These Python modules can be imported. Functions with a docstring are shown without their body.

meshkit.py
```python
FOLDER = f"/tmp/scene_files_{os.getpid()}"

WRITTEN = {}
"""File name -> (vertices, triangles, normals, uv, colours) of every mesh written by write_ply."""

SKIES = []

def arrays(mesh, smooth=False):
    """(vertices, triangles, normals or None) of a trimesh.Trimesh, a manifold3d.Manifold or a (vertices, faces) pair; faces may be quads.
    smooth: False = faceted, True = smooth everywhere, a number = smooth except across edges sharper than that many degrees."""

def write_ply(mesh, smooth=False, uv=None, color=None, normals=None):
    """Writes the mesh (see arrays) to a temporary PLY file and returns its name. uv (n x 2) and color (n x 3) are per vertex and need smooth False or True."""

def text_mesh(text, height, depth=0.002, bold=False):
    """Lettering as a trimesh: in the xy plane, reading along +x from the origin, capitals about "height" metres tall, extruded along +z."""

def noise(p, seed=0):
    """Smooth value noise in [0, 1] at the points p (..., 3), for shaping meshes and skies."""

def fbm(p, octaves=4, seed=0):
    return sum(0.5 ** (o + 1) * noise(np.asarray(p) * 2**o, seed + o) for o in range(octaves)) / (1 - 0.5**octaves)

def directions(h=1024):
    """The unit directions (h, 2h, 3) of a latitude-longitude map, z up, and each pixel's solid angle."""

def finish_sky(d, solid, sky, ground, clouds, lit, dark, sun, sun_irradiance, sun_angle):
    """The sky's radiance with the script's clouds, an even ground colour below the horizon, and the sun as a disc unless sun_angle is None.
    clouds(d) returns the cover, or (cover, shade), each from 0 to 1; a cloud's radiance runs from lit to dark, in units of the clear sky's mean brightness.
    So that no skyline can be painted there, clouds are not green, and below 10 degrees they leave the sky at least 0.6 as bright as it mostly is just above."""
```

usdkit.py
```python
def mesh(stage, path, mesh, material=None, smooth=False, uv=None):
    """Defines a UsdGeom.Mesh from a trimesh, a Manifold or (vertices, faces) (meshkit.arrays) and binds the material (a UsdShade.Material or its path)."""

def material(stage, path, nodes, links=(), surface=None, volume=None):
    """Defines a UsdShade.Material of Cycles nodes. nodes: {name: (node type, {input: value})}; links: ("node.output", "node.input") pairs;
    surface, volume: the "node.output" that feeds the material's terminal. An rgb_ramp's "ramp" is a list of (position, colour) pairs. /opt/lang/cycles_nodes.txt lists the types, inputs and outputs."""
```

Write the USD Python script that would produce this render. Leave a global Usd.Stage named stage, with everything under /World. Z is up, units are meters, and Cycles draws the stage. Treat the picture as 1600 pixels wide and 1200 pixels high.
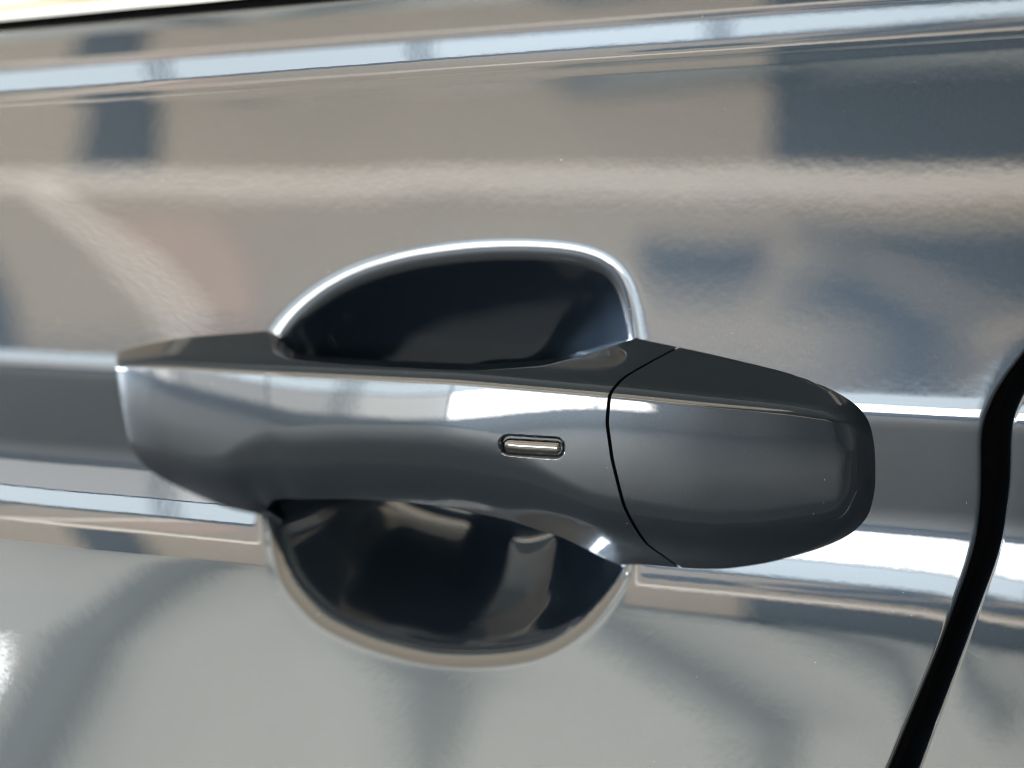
import math
import numpy as np, trimesh, shapely, usdkit
from scipy.ndimage import gaussian_filter1d, gaussian_filter
from scipy.spatial import cKDTree
from pxr import Usd, UsdGeom, UsdLux, UsdShade, Gf, Vt, Sdf

stage = Usd.Stage.CreateInMemory()
UsdGeom.SetStageUpAxis(stage, UsdGeom.Tokens.z)
UsdGeom.SetStageMetersPerUnit(stage, 1.0)
UsdGeom.Xform.Define(stage, "/World")

# ------------------------------------------------------------------ camera
EYE = 1.03                                   # metres above the floor; door millimetres below are measured from here
cam = UsdGeom.Camera.Define(stage, "/World/camera")
cam.AddTranslateOp().Set(Gf.Vec3d(0, -0.31, EYE))
cam.AddRotateXYZOp().Set(Gf.Vec3f(90 - 10, 0, 17))
cam.CreateHorizontalApertureAttr(36.0)
cam.CreateVerticalApertureAttr(27.0)
cam.CreateFocalLengthAttr(38.25)
cam.CreateClippingRangeAttr(Gf.Vec2f(0.01, 100))
cam.CreateFStopAttr(3.7)
cam.CreateFocusDistanceAttr(0.30)
cam.CreateExposureAttr(0.0)

# ------------------------------------------------------------------ lamps: the lit windows of the hall, its lamps and an added fill
def rect_light(name, loc, rot, w, h, strength, color):
    l = UsdLux.RectLight.Define(stage, "/World/" + name)
    l.AddTranslateOp().Set(Gf.Vec3d(*loc)); l.AddRotateXYZOp().Set(Gf.Vec3f(*rot))
    l.CreateWidthAttr(w); l.CreateHeightAttr(h)
    l.CreateIntensityAttr(strength); l.CreateColorAttr(Gf.Vec3f(*color))
    return l

WALL_Y = -6.5
PANES = [-15.0 + 1.9 * k for k in range(9)]
GROUND = [3, 6, 2, 5, 2.5, 3, 4.5, 22, 18]
SKY = [7, 8, 7, 8, 6.5, 6, 6, 6.5, 6]
for k, x in enumerate(PANES):                # each pane: bright ground outside below, duller sky above
    rect_light(f"window_light_{k:03d}", (x, WALL_Y + .03, 1.06), (90, 0, 0), 1.8, .86, GROUND[k], (1.0, .97, .90))
    rect_light(f"upper_window_light_{k:03d}", (x, WALL_Y + .03, 1.78), (90, 0, 0), 1.8, .5, SKY[k], (.84, .95, 1.0))
rect_light("hall_fill_light", (-3, 3.2, .7), (-90, 0, 0), 18, 1.1, 118.0, (1.0, .94, .86))  # added fill behind the car to brighten the far wall and ceiling
rect_light("side_window_light", (-16.9, -3.2, 1.9), (0, -90, 0), 2.2, 5.0, 45.0, (.82, .90, 1.0))
rect_light("ceiling_lamp_light", (-4.8, -4.32, 3.58), (0, 0, 0), .5, .2, 40.0, (.95, .98, 1.0))
rect_light("ceiling_tube_light", (-3, -1.15, 3.58), (0, 0, 0), 9, .05, 8.0, (1.0, .96, .84))

# ------------------------------------------------------------------ materials
L = "/World/Looks/"
def paint(name, base, coat_ior=1.9):
    return usdkit.material(stage, L + name, {
        "g": ("geometry", {}),
        "peel": ("noise_texture", {"scale": 400.0, "detail": 1.0}),
        "pb": ("bump", {"distance": 5e-6, "strength": 1.0, "filter_width": 0.1}),
        "fl": ("voronoi_texture", {"scale": 3800.0}),
        "wn": ("rgb_ramp", {"ramp": [(0, tuple(.92 * c for c in base)), (.5, base), (.93, tuple(1.06 * c for c in base)), (1, tuple(1.4 * c for c in base))]}),
        "sep": ("separate_color", {}),
        "du": ("voronoi_texture", {"scale": 400.0}), "ds": ("separate_color", {}), "d1": ("math", {"math_type": "less_than", "value2": .036}), "d2": ("math", {"math_type": "greater_than", "value2": .955}),
        "dm": ("math", {"math_type": "multiply"}), "dust": ("diffuse_bsdf", {"color": (.55, .52, .47)}), "mix": ("mix_closure", {}),     # sparse dust grains
        "p": ("principled_bsdf", {"metallic": 0.78, "roughness": .29, "coat_weight": 1.0, "coat_roughness": .012, "coat_ior": coat_ior}),
    }, [("g.position", "peel.vector"), ("g.position", "fl.vector"), ("peel.fac", "pb.height"), ("pb.normal", "p.coat_normal"),
        ("fl.color", "sep.color"), ("sep.r", "wn.fac"), ("wn.color", "p.base_color"),
        ("g.position", "du.vector"), ("du.color", "ds.color"), ("du.distance", "d1.value1"), ("ds.r", "d2.value1"), ("d1.value", "dm.value1"), ("d2.value", "dm.value2"),
        ("dm.value", "mix.fac"), ("p.BSDF", "mix.closure1"), ("dust.BSDF", "mix.closure2")], surface="mix.closure")

def plain(name, color, rough=.5, metallic=0.0, coat=0.0, vary=.12, scale=6.0):
    return usdkit.material(stage, L + name, {
        "g": ("geometry", {}), "n": ("noise_texture", {"scale": scale, "detail": 5.0}),
        "r": ("rgb_ramp", {"ramp": [(.25, tuple(c * (1 - vary) for c in color)), (.75, tuple(c * (1 + vary) for c in color))]}),
        "p": ("principled_bsdf", {"roughness": rough, "metallic": metallic, "coat_weight": coat}),
    }, [("g.position", "n.vector"), ("n.fac", "r.fac"), ("r.color", "p.base_color")], surface="p.BSDF")

PAINT = paint("dark_grey_metallic_paint", (.016, .029, .047))
HANDLE = paint("handle_metallic_paint", (.024, .037, .053))
BLACK = usdkit.material(stage, L + "black_rubber", {"n": ("noise_texture", {"scale": 300.0}), "r": ("rgb_ramp", {"ramp": [(.3, (.0025, .0025, .003)), (.7, (.004, .004, .0045))]}),
    "p": ("principled_bsdf", {"roughness": .9, "specular_ior_level": .03})}, [("n.fac", "r.fac"), ("r.color", "p.base_color")], surface="p.BSDF")
CHROME = plain("bright_chrome", (.15, .15, .148), .10, 1.0, vary=.02, scale=200)
TRIM = plain("polished_trim", (.42, .42, .40), .10, 1.0, vary=.02, scale=200)
GLASS = usdkit.material(stage, L + "window_glass", {"t": ("transparent_bsdf", {"color": (.55, .62, .60)}), "gl": ("glossy_bsdf", {"color": (1, 1, 1), "roughness": .0}),
    "f": ("fresnel", {"IOR": 1.6}), "m": ("mix_closure", {})}, [("f.fac", "m.fac"), ("t.BSDF", "m.closure1"), ("gl.BSDF", "m.closure2")], surface="m.closure")
FLOOR = usdkit.material(stage, L + "floor_painted_shade", {     # grey floor; the shade near the parked car is painted into its colour
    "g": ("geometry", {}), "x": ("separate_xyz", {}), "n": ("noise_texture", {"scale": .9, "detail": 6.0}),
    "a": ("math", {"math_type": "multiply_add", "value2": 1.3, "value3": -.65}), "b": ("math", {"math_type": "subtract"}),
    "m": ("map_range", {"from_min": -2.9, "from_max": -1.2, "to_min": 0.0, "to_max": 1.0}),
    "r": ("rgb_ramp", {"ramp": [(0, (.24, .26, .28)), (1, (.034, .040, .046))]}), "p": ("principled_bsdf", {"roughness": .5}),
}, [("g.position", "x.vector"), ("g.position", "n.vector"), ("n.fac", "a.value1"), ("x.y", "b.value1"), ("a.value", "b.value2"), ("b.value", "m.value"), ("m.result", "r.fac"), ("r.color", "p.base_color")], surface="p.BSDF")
WALL = plain("beige_plaster", (.37, .315, .24), .8, vary=.06, scale=1.2)
CEIL = plain("ceiling_board", (.82, .83, .79), .8, vary=.06, scale=.8)
BEAM = plain("ceiling_beam_paint", (.30, .32, .31), .6)
SLATE = plain("dark_slate", (.018, .023, .024), .6)
FRAME = plain("window_frame_paint", (.03, .035, .04), .5)
BROWN = plain("brown_panel_paint", (.46, .34, .26), .7, vary=.05)
PALE = plain("pale_ledge_paint", (.92, .86, .78), .7, vary=.03)

# ------------------------------------------------------------------ helpers
def world(x, z, h):
    "door millimetres (along the car, up from the eye level, outwards) to metres"
    return np.stack([np.asarray(x) / 1000, -np.asarray(h) / 1000, EYE + np.asarray(z) / 1000], -1)

def tag(prim, **k):
    for a, b in k.items():
        prim.SetCustomDataByKey(a, b)
    return prim

def put(path, v, f, mat, normals=None, smooth=35):
    v, f = np.asarray(v, float), np.asarray(f, int)
    if normals is None:
        return usdkit.mesh(stage, path, trimesh.Trimesh(v, f, process=True), mat, smooth=smooth).GetPrim()
    used = np.unique(f); back = np.full(len(v), -1); back[used] = np.arange(len(used))
    m = usdkit.mesh(stage, path, (v[used], back[f]), mat, smooth=False)
    m.CreateNormalsAttr(Vt.Vec3fArray.FromNumpy(normals[used].astype(np.float32))); m.SetNormalsInterpolation("vertex")
    return m.GetPrim()

def grid_faces(nr, nc, flip=False):
    i = (np.arange(nr - 1)[:, None] * nc + np.arange(nc - 1)[None]).ravel()
    f = np.vstack([np.stack([i, i + 1, i + nc + 1], 1), np.stack([i, i + nc + 1, i + nc], 1)])
    return f[:, ::-1] if flip else f

def vertex_normals(v, f):
    n, c = np.zeros_like(v), np.cross(v[f[:, 1]] - v[f[:, 0]], v[f[:, 2]] - v[f[:, 0]])
    for k in range(3):
        np.add.at(n, f[:, k], c)
    return n / np.maximum(np.linalg.norm(n, axis=1, keepdims=True), 1e-30)

def boxes(*bs):
    out = []
    for (x0, x1, y0, y1, z0, z1) in bs:
        b = trimesh.creation.box(((x1 - x0), (y1 - y0), (z1 - z0))); b.apply_translation(((x0 + x1) / 2, (y0 + y1) / 2, (z0 + z1) / 2)); out.append(b)
    return trimesh.util.concatenate(out)

def smin(a, b, k):
    return np.minimum(a, b) - np.maximum(k - np.abs(a - b), 0) ** 2 / (4 * k)

def sstep(a, b, x):
    t = np.clip((x - a) / (b - a), 0, 1)
    return t * t * (3 - 2 * t)

def spline(knots, s=2.0):
    "smooth curve through (x, y) knots as a function"
    k = np.array(sorted(knots), float)
    xs = np.arange(k[0, 0] - 30, k[-1, 0] + 30, .25)
    ys = gaussian_filter1d(np.interp(xs, k[:, 0], k[:, 1]), s / .25, mode="nearest")
    return lambda x: np.interp(x, xs, ys)

# ------------------------------------------------------------------ the sheet metal: one vertical profile for both doors
TILT = [(-320, 37), (-262, 38), (-200, 36), (-150, 29), (-125, 23.5), (-116, 19), (-110, 14.8), (-103, 11.3), (-97, 8.5), (-94, 6.5), (-91, .5), (-87, -5.5), (-64, -6.5),
        (-62, -4), (-60.5, 2), (-59, 5.5), (-57, 8.5), (-54, 10), (-40, 9), (-20, 8), (0, 7.5), (27.5, 7.8), (29.3, 4.5), (30.6, 8.5), (32, 5), (34, 2), (36, .3), (38.5, -.6), (41, 0), (43, 3), (45, 5), (50, 5.5), (54, 7), (62, 8), (90, 8)]
PZ = np.arange(-320, 90, .05)
pa = gaussian_filter1d(np.interp(PZ, *np.array(TILT).T), 8, mode="nearest")
ph = -np.concatenate([[0], np.cumsum(np.tan(np.radians((pa[1:] + pa[:-1]) / 2)) * .05)])
ph -= np.interp(-59, PZ, ph)
def rise(x, zeta):                            # the shoulder line climbs towards the rear
    return .030 * (np.asarray(x) + 280) * sstep(-30, 30, zeta)
def profile(zeta):
    return np.interp(zeta, PZ, ph)

gap_left = spline([(-330, -75), (-156.4, 17.5), (-122.5, 31.0), (-105, 36.4), (-96, 38.6), (-87, 39.2), (-77, 38.7), (-61, 37.3), (-50, 41.5), (-42.6, 46.5), (-20, 62), (20, 84), (75, 110)], 4)
gap_right = spline([(-330, -67), (-155.4, 24.6), (-121.8, 36.6), (-104, 42.1), (-95, 44.6), (-86, 45.0), (-77, 45.2), (-60, 43.9), (-51, 47.0), (-42, 53.0), (-20, 69), (20, 91), (75, 117)], 4)

# the finger recess, an outline on the door
RIM = np.array([(-179.1, -46), (-171.5, -36.6), (-160.4, -28.1), (-147.3, -21.8), (-130.1, -17.2), (-109.1, -14.4), (-90.9, -13.8), (-77, -14.6), (-67.2, -17), (-60.3, -22.1), (-56.1, -31.2), (-53.6, -42.2),
                (-51, -60), (-50, -80), (-51, -98), (-54.6, -112.9), (-59, -119.7), (-68.8, -131.6), (-82, -139.4), (-100.1, -143.2), (-116.9, -144.2), (-139, -142), (-157.8, -137.4), (-173.3, -127.2), (-180.8, -115.8), (-185.6, -103.8), (-188, -85), (-186, -62)])
t = np.linspace(0, 1, 1201)[:-1]
seg = np.concatenate([[0], np.cumsum(np.linalg.norm(np.diff(np.vstack([RIM, RIM[:1]]), axis=0), axis=1))]); seg /= seg[-1]
RIM = np.stack([gaussian_filter1d(np.interp(t, seg, np.append(RIM[:, k], RIM[0, k])), 14, mode="wrap") for k in (0, 1)], 1)
rim_poly, rim_tree = shapely.Polygon(RIM), cKDTree(RIM)
def rim_inside(x, z):
    "distance inside the recess outline, negative outside"
    p = np.stack([x.ravel(), z.ravel()], 1)
    d = np.minimum(rim_tree.query(p)[0], 80)
    return np.where(shapely.contains_xy(rim_poly, p), d, -d).reshape(x.shape)
SD = np.arange(-5, 90, .05)
lip = np.interp(SD, [-1, 0, 1.2, 3.0, 4.4, 6.0], [0, .03, .12, .26, .6, 1.0])          # the soft rolled lip
slope_low = gaussian_filter1d(1.5 * lip * (1 - .15 * sstep(6, 16, SD)) * (1 - sstep(18, 40, SD)), 12)
slope_up = gaussian_filter1d(np.interp(SD, [-1, 0, 2.4, 4.2, 6.5, 36, 54], [0, .02, .16, .42, .76, .60, 0]), 12)
RD_STEEP = np.cumsum(gaussian_filter1d(1.9 * lip * (1 - sstep(20, 34, SD)), 12)) * .05
RD_LOW, RD_UP = np.cumsum(slope_low) * .05, np.cumsum(slope_up) * .05

def hem(d, r=3.0):
    "drop of a rounded edge at distance d from it"
    u = np.clip(r - d, 0, r)
    return r - np.sqrt(np.maximum(r * r - u * u, 0))

def door_sheet(path, cols, edge, side, recess):
    rows = np.concatenate([np.arange(-300, -200, 3), np.arange(-200, -150, .9), np.arange(-150, -10, .45), np.arange(-10, 26, .9), np.arange(26, 56.01, .3)])
    z0 = np.repeat(rows[:, None], len(cols), 1)
    if side < 0:                              # the front door: columns end at its rear edge
        s = np.repeat(cols[None], len(rows), 0)
        x = np.where(s > -40, -40 + (s + 40) / 40 * (edge(z0) + 40), s)
        dist = edge(z0) - x
    else:
        x = edge(z0) + cols[None]
        dist = x - edge(z0)
    z = z0 + rise(x, z0)
    tz = np.tan(np.radians(np.interp(z0, PZ, pa)))
    h = profile(z0[:1]) - np.vstack([np.zeros((1, len(cols))), np.cumsum((tz[1:] + tz[:-1]) / 2 * np.diff(z, axis=0), 0)])
    h = h + .02 * np.sin(x / 17 + z / 31 + .6) + .022 * np.sin(x / 29 - z / 19) + .005 * np.sin(x / 8.3 + z / 13 + 2)   # the pressing is never quite flat
    h = h - .16 * np.exp(-np.maximum(dist, 0) / 4.5)
    h = h - hem(dist, 1.5 if side < 0 else .9)
    h = h - hem(np.maximum(56 - z0, 0), 1.5)
    sd = None
    if recess:
        sd = rim_inside(x, z)
        floor_tilt = np.interp(z, [-144, -14], [8, -7])          # inside, the crease of the door fades out
        h = h + (floor_tilt - h) * sstep(2, 26, sd)
        east = sstep(-124, -100, x)
        up = sstep(-100, -58, z)
        h = h - gaussian_filter((np.interp(sd, SD, RD_STEEP) * (1 - east) + np.interp(sd, SD, RD_LOW) * east) * (1 - up) + np.interp(sd, SD, RD_UP) * up, 1.0)
        h = h + (gaussian_filter(h, 6) - h) * sstep(8, 14, sd)
    # a flange folds back at the edge
    xb, zb, hb = x.copy(), z.copy(), h.copy()
    k = -1 if side < 0 else 0
    fl = [(xb[:, k], zb[:, k], hb[:, k] - d) for d in (4, 24)]
    if side < 0:
        x = np.hstack([x] + [f[0][:, None] for f in fl]); z = np.hstack([z] + [f[1][:, None] for f in fl]); h = np.hstack([h] + [f[2][:, None] for f in fl])
    else:
        fl = fl[::-1]
        x = np.hstack([f[0][:, None] for f in fl] + [x]); z = np.hstack([f[1][:, None] for f in fl] + [z]); h = np.hstack([f[2][:, None] for f in fl] + [h])
    v = world(x, z, h).reshape(-1, 3)
    f = grid_faces(*x.shape)
    n = vertex_normals(v, f)
    if recess:
        sd = np.hstack([sd, np.full((len(rows), 2), -80.0)]).ravel()
        inside = (sd[f] > 1.0).all(1)
        put(path, v, f[~inside], PAINT, n)
        put(path + "/handle_recess", v, f[inside], PAINT, n)
    else:
        put(path, v, f, PAINT, n)

car = UsdGeom.Xform.Define(stage, "/World/car").GetPrim()
tag(car, label="dark grey metallic car seen close up at its door handle and door gap", category="car")
cols = np.concatenate([np.arange(-520, -330, 4), np.arange(-330, -200, .9), np.arange(-200, -40, .45), np.arange(-40, -4, .45), np.linspace(-4, 0, 24)])
door_sheet("/World/car/front_door", cols, gap_left, -1, True)
door_sheet("/World/car/rear_door", np.concatenate([np.linspace(0, 4, 24), np.arange(4.5, 40, .8), np.arange(40, 260, 4)]), gap_right, 1, False)
tag(stage.GetPrimAtPath("/World/car/rear_door"), label="rear door behind the black gap")

# the dark pillar seen through the gap between the doors
zs = np.arange(-300, 75, 5.0)
cx = (gap_left(zs) + gap_right(zs)) / 2
px = np.stack([cx - 22, cx - 8, cx + 8, cx + 22], 1); pz = np.repeat(zs[:, None], 4, 1); hh = profile(zs)[:, None] + np.array([-22., -21.5, -21.5, -22])
put("/World/car/door_pillar", world(px, pz, hh).reshape(-1, 3), grid_faces(*px.shape), BLACK)

# window seal, bright sill trim and glass along the top of the door
xs = np.arange(-520, 330, 6.0)
def rail(path, pts, mat):
    p = np.array(pts, float)
    x = np.repeat(xs[None], len(p), 0); zeta = np.repeat(p[:, :1], len(xs), 1); h = np.repeat(p[:, 1:], len(xs), 1) + profile(np.array(56.))
    v = world(x, zeta + rise(x, zeta), h).reshape(-1, 3)
    return put(path, v, grid_faces(*x.shape), mat, smooth=50)
rail("/World/car/window_seal", [(54.5, -6), (56.1, -3), (56.6, -1.2), (57.6, -.9), (58.2, -2), (58.4, -6)], BLACK)
rail("/World/car/window_trim", [(57.9, -5), (58.1, -1.5), (58.8, -.4), (61, -.2), (64, -.3), (67, -.7), (69, -2), (69.5, -6)], TRIM)
rail("/World/car/window_pane", [(69.0, -4), (110, -18)], GLASS)

# ------------------------------------------------------------------ the handle: grip and end cap
zT = spline([(-240, -57), (-229.5, -56.2), (-212, -54.5), (-164, -53), (-106, -51.9), (-59, -53.7), (-11.5, -57.5), (6, -60.6), (14, -62)], 5)
dT = spline([(-240, 3), (-236, 5), (-229.5, 8.5), (-212, 13), (-164, 20), (-106, 24.5), (-59, 23.5), (-35, 19.5), (-11.5, 14), (6, 8), (14, 5)], 5)
zB = spline([(-240, -98), (-226, -98), (-210, -102), (-197, -106), (-183, -107.5), (-177, -102), (-172, -98), (-166, -95.7), (-141, -93.4), (-111, -93.3), (-91, -96.2), (-76, -101.3), (-61, -110.5), (-43, -111.3), (-30, -110.5), (-17, -107.5), (-3, -102.5), (6, -98), (14, -92)], 2)
dB = spline([(-240, -2), (-183, -2), (-172, 8), (-160, 11), (-111, 12), (-91, 11), (-76, 8), (-61, 0), (-43, -1), (14, -3)], 2)
z_top = spline([(-245, -52), (-229, -49), (-200, -43.5), (-183, -43), (-176, -45), (-170, -49), (-162, -50.4), (-138, -50.6), (-100, -50.1), (-81, -48.7), (-68, -45.4), (-60, -42.8), (-55, -41), (-43, -40.5), (-14, -46), (6, -55), (14, -58)], 1.5)
z_low = spline([(-245, -104), (-226, -104), (-195, -110), (-186, -110), (-181, -106), (-177, -101), (-172, -97), (-166, -95.7), (-141, -93.4), (-111, -93.3), (-91, -96.2), (-76, -101.3), (-61, -111.5), (-55, -114), (-43, -115), (-17, -112), (0, -107), (14, -99)], 1.5)
d_back = spline([(-245, -9), (-181, -9), (-174, -2), (-164, 6), (-140, 8), (-100, 8), (-85, 4), (-74, -4), (-64, -16), (-40, -12), (14, -9)], 1.5)
x_tip = spline([(-110, -176), (-107, -183), (-105.8, -197), (-101, -212), (-93, -227), (-83, -232), (-69, -234.5), (-57, -236), (-40, -237)], 2.5)
x_end = spline([(-116, -60), (-110.5, -30), (-107.5, -16), (-101.6, -2), (-97, 6), (-91, 9.8), (-81.5, 11), (-70, 10.8), (-62.6, 9.6), (-60, 8), (-55, 4), (-50, -6), (-45, -30)], 2)
SEAM = [(-40, -40.5), (-42.6, -42.9), (-52, -47.6), (-57.5, -50.6), (-59.8, -54), (-60.3, -61.9), (-58.7, -72.4), (-55.5, -85.7), (-50.6, -99.2), (-42.6, -109.5), (-37, -116)]
seam = spline([(z, x) for x, z in SEAM], .8)

def strip_sd(x, z):
    qx, qz = np.abs(x + 81.4) - (9.3 - 2.7), np.abs(z + 70.0) - (2.95 - 2.7)
    return np.hypot(np.maximum(qx, 0), np.maximum(qz, 0)) + np.minimum(np.maximum(qx, qz), 0) - 2.7

def handle_height(x, z):
    T = zT(x) - z
    g = sstep(-235, -150, x) * (1 - sstep(-125, -57, x))      # the grip is fuller than its two ends
    front = dT(x) + (.105 + .085 * g) * T - (.0038 + .0002 * g) * T * T
    facet = dT(x) + .9 - 2.3 * (z - zT(x))
    mid = sstep(-190, -165, x) * (1 - sstep(-95, -62, x))
    under = dB(x) + 1.3 * mid + (1.15 - .4 * mid) * (z - zB(x))
    h = smin(front, facet, 4.5)
    h = smin(h, under, 9.0)
    h = smin(h, (x - x_tip(z)) * 2.0 - 2.0, 5.0)
    h = smin(h, (x_end(z) - x) * 2.4 - 1.2, 14.0)
    return h

def handle_body(path, xa, xb, u, nv, slot):
    "xa, xb: functions of z giving the two ends; a closed body between the outer skin and the back of the grip"
    v = np.linspace(0, 1, nv)
    U, V = np.meshgrid(u, v)
    x = -240 + 250 * U
    for _ in range(40):
        z = z_low(x) + (z_top(x) - z_low(x)) * V
        x = .5 * x + .5 * (xa(z) + (xb(z) - xa(z)) * U)
    h = handle_height(x, z)
    if slot:
        h = h - 1.7 * sstep(.12, -.4, strip_sd(x, z))
    back = np.minimum(d_back(x), h - .6)
    mid = np.minimum(h - .35, back + .8 * (h - back))
    # rings run round the outline: skin, rounded rim, back
    ci, cj = np.mean(x), np.mean(z)
    nr, nc = x.shape
    b = np.concatenate([np.arange(nc), np.arange(1, nr) * nc + nc - 1, (nr - 1) * nc + np.arange(nc - 2, -1, -1), np.arange(nr - 2, 0, -1) * nc])
    xf, zf, hf, bf = x.ravel(), z.ravel(), h.ravel(), back.ravel()
    skin = world(xf, zf, hf)
    n_skin = len(skin)
    # outward direction of the outline
    o = np.stack([xf[b], zf[b]], 1); tg = np.roll(o, -1, 0) - np.roll(o, 1, 0); nn = np.stack([tg[:, 1], -tg[:, 0]], 1); nn /= np.maximum(np.linalg.norm(nn, axis=1, keepdims=True), 1e-9)
    rings = []
    for off, dep in ((.16, .12), (.22, .45), (.22, .9)):
        rings.append(world(o[:, 0] + 0 * off, o[:, 1] + 0 * off, np.maximum(hf[b] - dep, bf[b])) if slot is None else world(o[:, 0], o[:, 1], np.maximum(hf[b] - dep, bf[b])))
    rings.append(world(o[:, 0], o[:, 1], bf[b]))
    vb = world(xf, zf, bf)
    verts = np.vstack([skin] + rings + [vb])
    f = [grid_faces(nr, nc)]
    m = len(b); prev = b
    for k in range(len(rings)):
        cur = n_skin + k * m + np.arange(m)
        a0, a1, c0, c1 = prev, np.roll(prev, -1), cur, np.roll(cur, -1)
        f += [np.stack([a0, c0, c1], 1), np.stack([a0, c1, a1], 1)]; prev = cur
    f.append(grid_faces(nr, nc, True) + n_skin + len(rings) * m)
    return put(path, verts, np.vstack(f), HANDLE, smooth=38)

half = .5
u1 = np.concatenate([np.linspace(0, .06, 40)[:-1], np.linspace(.06, 1, 420)])
handle_body("/World/car/door_handle", lambda z: x_tip(z) - 3.0, lambda z: seam(z) - half, u1, 170, True)
tag(handle := stage.GetPrimAtPath("/World/car/door_handle"), label="pull grip of the door handle with a small bright strip")
u2 = 1 - (1 - np.linspace(0, 1, 170)) ** 1.3
handle_body("/World/car/door_handle/end_cap", lambda z: seam(z) + half, lambda z: np.maximum(x_end(z), seam(z) + 2) + 1.0, u2, 150, False)
tag(stage.GetPrimAtPath("/World/car/door_handle/end_cap"), label="tapered end cap behind the seam of the handle")
tag(stage.GetPrimAtPath("/World/car/front_door/handle_recess"), label="dark hollow pressed into the door behind the grip")
# black packing inside the seam
sz = np.linspace(-112, -42, 60); sx = seam(sz); sh = handle_height(sx, sz)
q = np.stack([sx - .5, sx + .5], 1)
put("/World/car/door_handle/seam_gasket", world(q, np.repeat(sz[:, None], 2, 1), (sh - 1.6)[:, None] + np.zeros(2)).reshape(-1, 3), grid_faces(60, 2), BLACK)

# the bright strip set into the slot of the grip
nx, nz = 200, 90
gx, gz = np.meshgrid(np.linspace(-90.2, -72.6, nx), np.linspace(-73.2, -67.2, nz))
bar_d = np.hypot(np.maximum(np.abs(gx + 81.4) - 6.6, 0), np.maximum(np.abs(gz + 70.5) - .0, 0)) / 2.2
bh = handle_height(gx, gz) - 1.65 + 1.4 * np.sqrt(np.clip(1 - bar_d ** 2, 0, 1))
bf = grid_faces(nz, nx)
put("/World/car/door_handle/sensor_strip", world(gx, gz, bh).reshape(-1, 3), bf[(bar_d.ravel()[bf] < 1.0).all(1)], CHROME, smooth=60)

# ------------------------------------------------------------------ the hall mirrored in the paint
def setting(name, m, mat):
    return tag(usdkit.mesh(stage, "/World/" + name, m, mat).GetPrim(), kind="structure")
TOP = 3.6
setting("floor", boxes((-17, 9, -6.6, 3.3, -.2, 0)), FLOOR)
setting("ceiling", boxes((-17, 1.6, -6.6, -4.0, TOP, TOP + .2)), CEIL)
usdkit.mesh(stage, "/World/ceiling/beige_bay", boxes((-17, 1.6, -3.999, -1.3, TOP, TOP + .2)), WALL)
usdkit.mesh(stage, "/World/ceiling/painted_shade_panel", boxes((-17, 9, -1.299, 3.3, TOP, TOP + .2), (1.601, 9, -6.6, -1.3, TOP, TOP + .2)), SLATE)  # ceiling coloured near-black as painted shade, so the handle mirrors darkness
def beam(k, x, y, ang, length, width):
    b = trimesh.creation.box((length, width, .14)); b.apply_transform(trimesh.transformations.rotation_matrix(math.radians(ang), (0, 0, 1))); b.apply_translation((x, y, TOP - .071))
    usdkit.mesh(stage, f"/World/ceiling/beam_{k:03d}", b, BEAM)
for k, (x, y, ang, length, width) in enumerate([(-.5, -6.15, 8, 2.6, .26), (-4.1, -4.9, 84, 2.6, .3), (-2.65, -5.15, 43, 2.4, .26), (-1.0, -5.25, 45, 2.4, .24), (.15, -5.6, 44, 1.9, .2)]):
    beam(k, x, y, ang, length, width)
setting("wall", boxes((-17, 9, WALL_Y - .25, WALL_Y, 2.12, TOP)), WALL)
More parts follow.
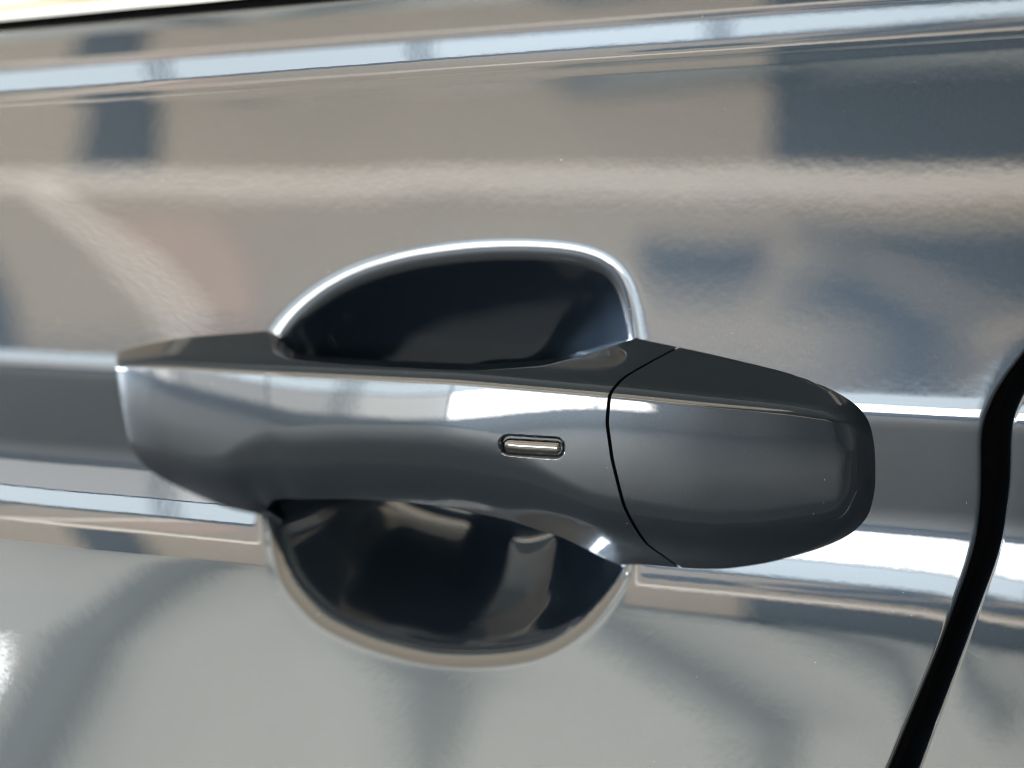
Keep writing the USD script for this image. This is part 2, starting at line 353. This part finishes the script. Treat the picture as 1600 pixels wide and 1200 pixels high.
usdkit.mesh(stage, "/World/wall/dado", boxes((-17, 9, WALL_Y - .25, WALL_Y, 0, .6)), FRAME)
fr = [(-17, 9, WALL_Y - .05, WALL_Y + .05, 2.04, 2.119), (-17, 9, WALL_Y - .05, WALL_Y + .05, .601, .63)]
for x in PANES:
    fr.append((x - 1.0, x - .9, WALL_Y - .05, WALL_Y + .06, .631, 2.039))
fr.append((PANES[-1] + .85, 9, WALL_Y - .05, WALL_Y + .06, .631, 2.039))
usdkit.mesh(stage, "/World/wall/window_frame", boxes(*fr), FRAME)
usdkit.mesh(stage, "/World/wall/ledge", boxes((-17, 9, WALL_Y, WALL_Y + .12, 2.78, 2.88)), PALE)
for k, (x0, x1) in enumerate([(-5.55, -4.95), (-.5, 9)]):  # unseen dark panels standing in for a column and the person at the camera
    usdkit.mesh(stage, f"/World/wall/dark_standin_panel_{k:03d}", boxes((x0, x1, WALL_Y, WALL_Y + .08, 2.96, TOP - .01)), SLATE)
def board(name, pts, mat, depth):  # flat shapes invented to show as patches and streaks in the door paint
    m = trimesh.creation.extrude_polygon(shapely.Polygon(pts), depth, engine="earcut")
    v = m.vertices; m.vertices = np.stack([v[:, 0], WALL_Y + v[:, 2] - .001, v[:, 1]], 1); m.invert()
    usdkit.mesh(stage, "/World/wall/" + name, m, mat)
board("mirrored_patch", [(-1.3, 2.44), (-1.25, 2.55), (-.45, 2.56), (-.5, 2.42), (-.65, 2.36), (-1.1, 2.36)], SLATE, .05)
board("mirrored_patch_001", [(-.43, 2.62), (3, 2.62), (3, 2.13), (1.0, 2.27), (.15, 2.48), (-.3, 2.54)], SLATE, .05)
board("mirrored_patch_002", [(-.5, 2.37), (-.02, 2.45), (.88, 2.22), (.4, 2.123)], SLATE, .05)
board("mirrored_patch_003", [(-9, 2.6), (-6.3, 2.38), (-6.0, 2.13), (-9, 2.13)], SLATE, .05)
board("brown_panel", [(-5.5, 2.65), (-4.38, 2.65), (-3.93, 2.28), (-4.05, 2.14), (-4.35, 2.14)], BROWN, .03)
board("mirrored_streak", [(-6.02, 2.779), (-5.8, 2.779), (-4.32, 2.13), (-4.5, 2.13)], PALE, .07)
setting("wall_left", boxes((-17.2, -17, -6.6, 3.3, 0, TOP)), WALL)
setting("wall_right", boxes((9, 9.2, -6.6, 3.3, 0, TOP)), SLATE)
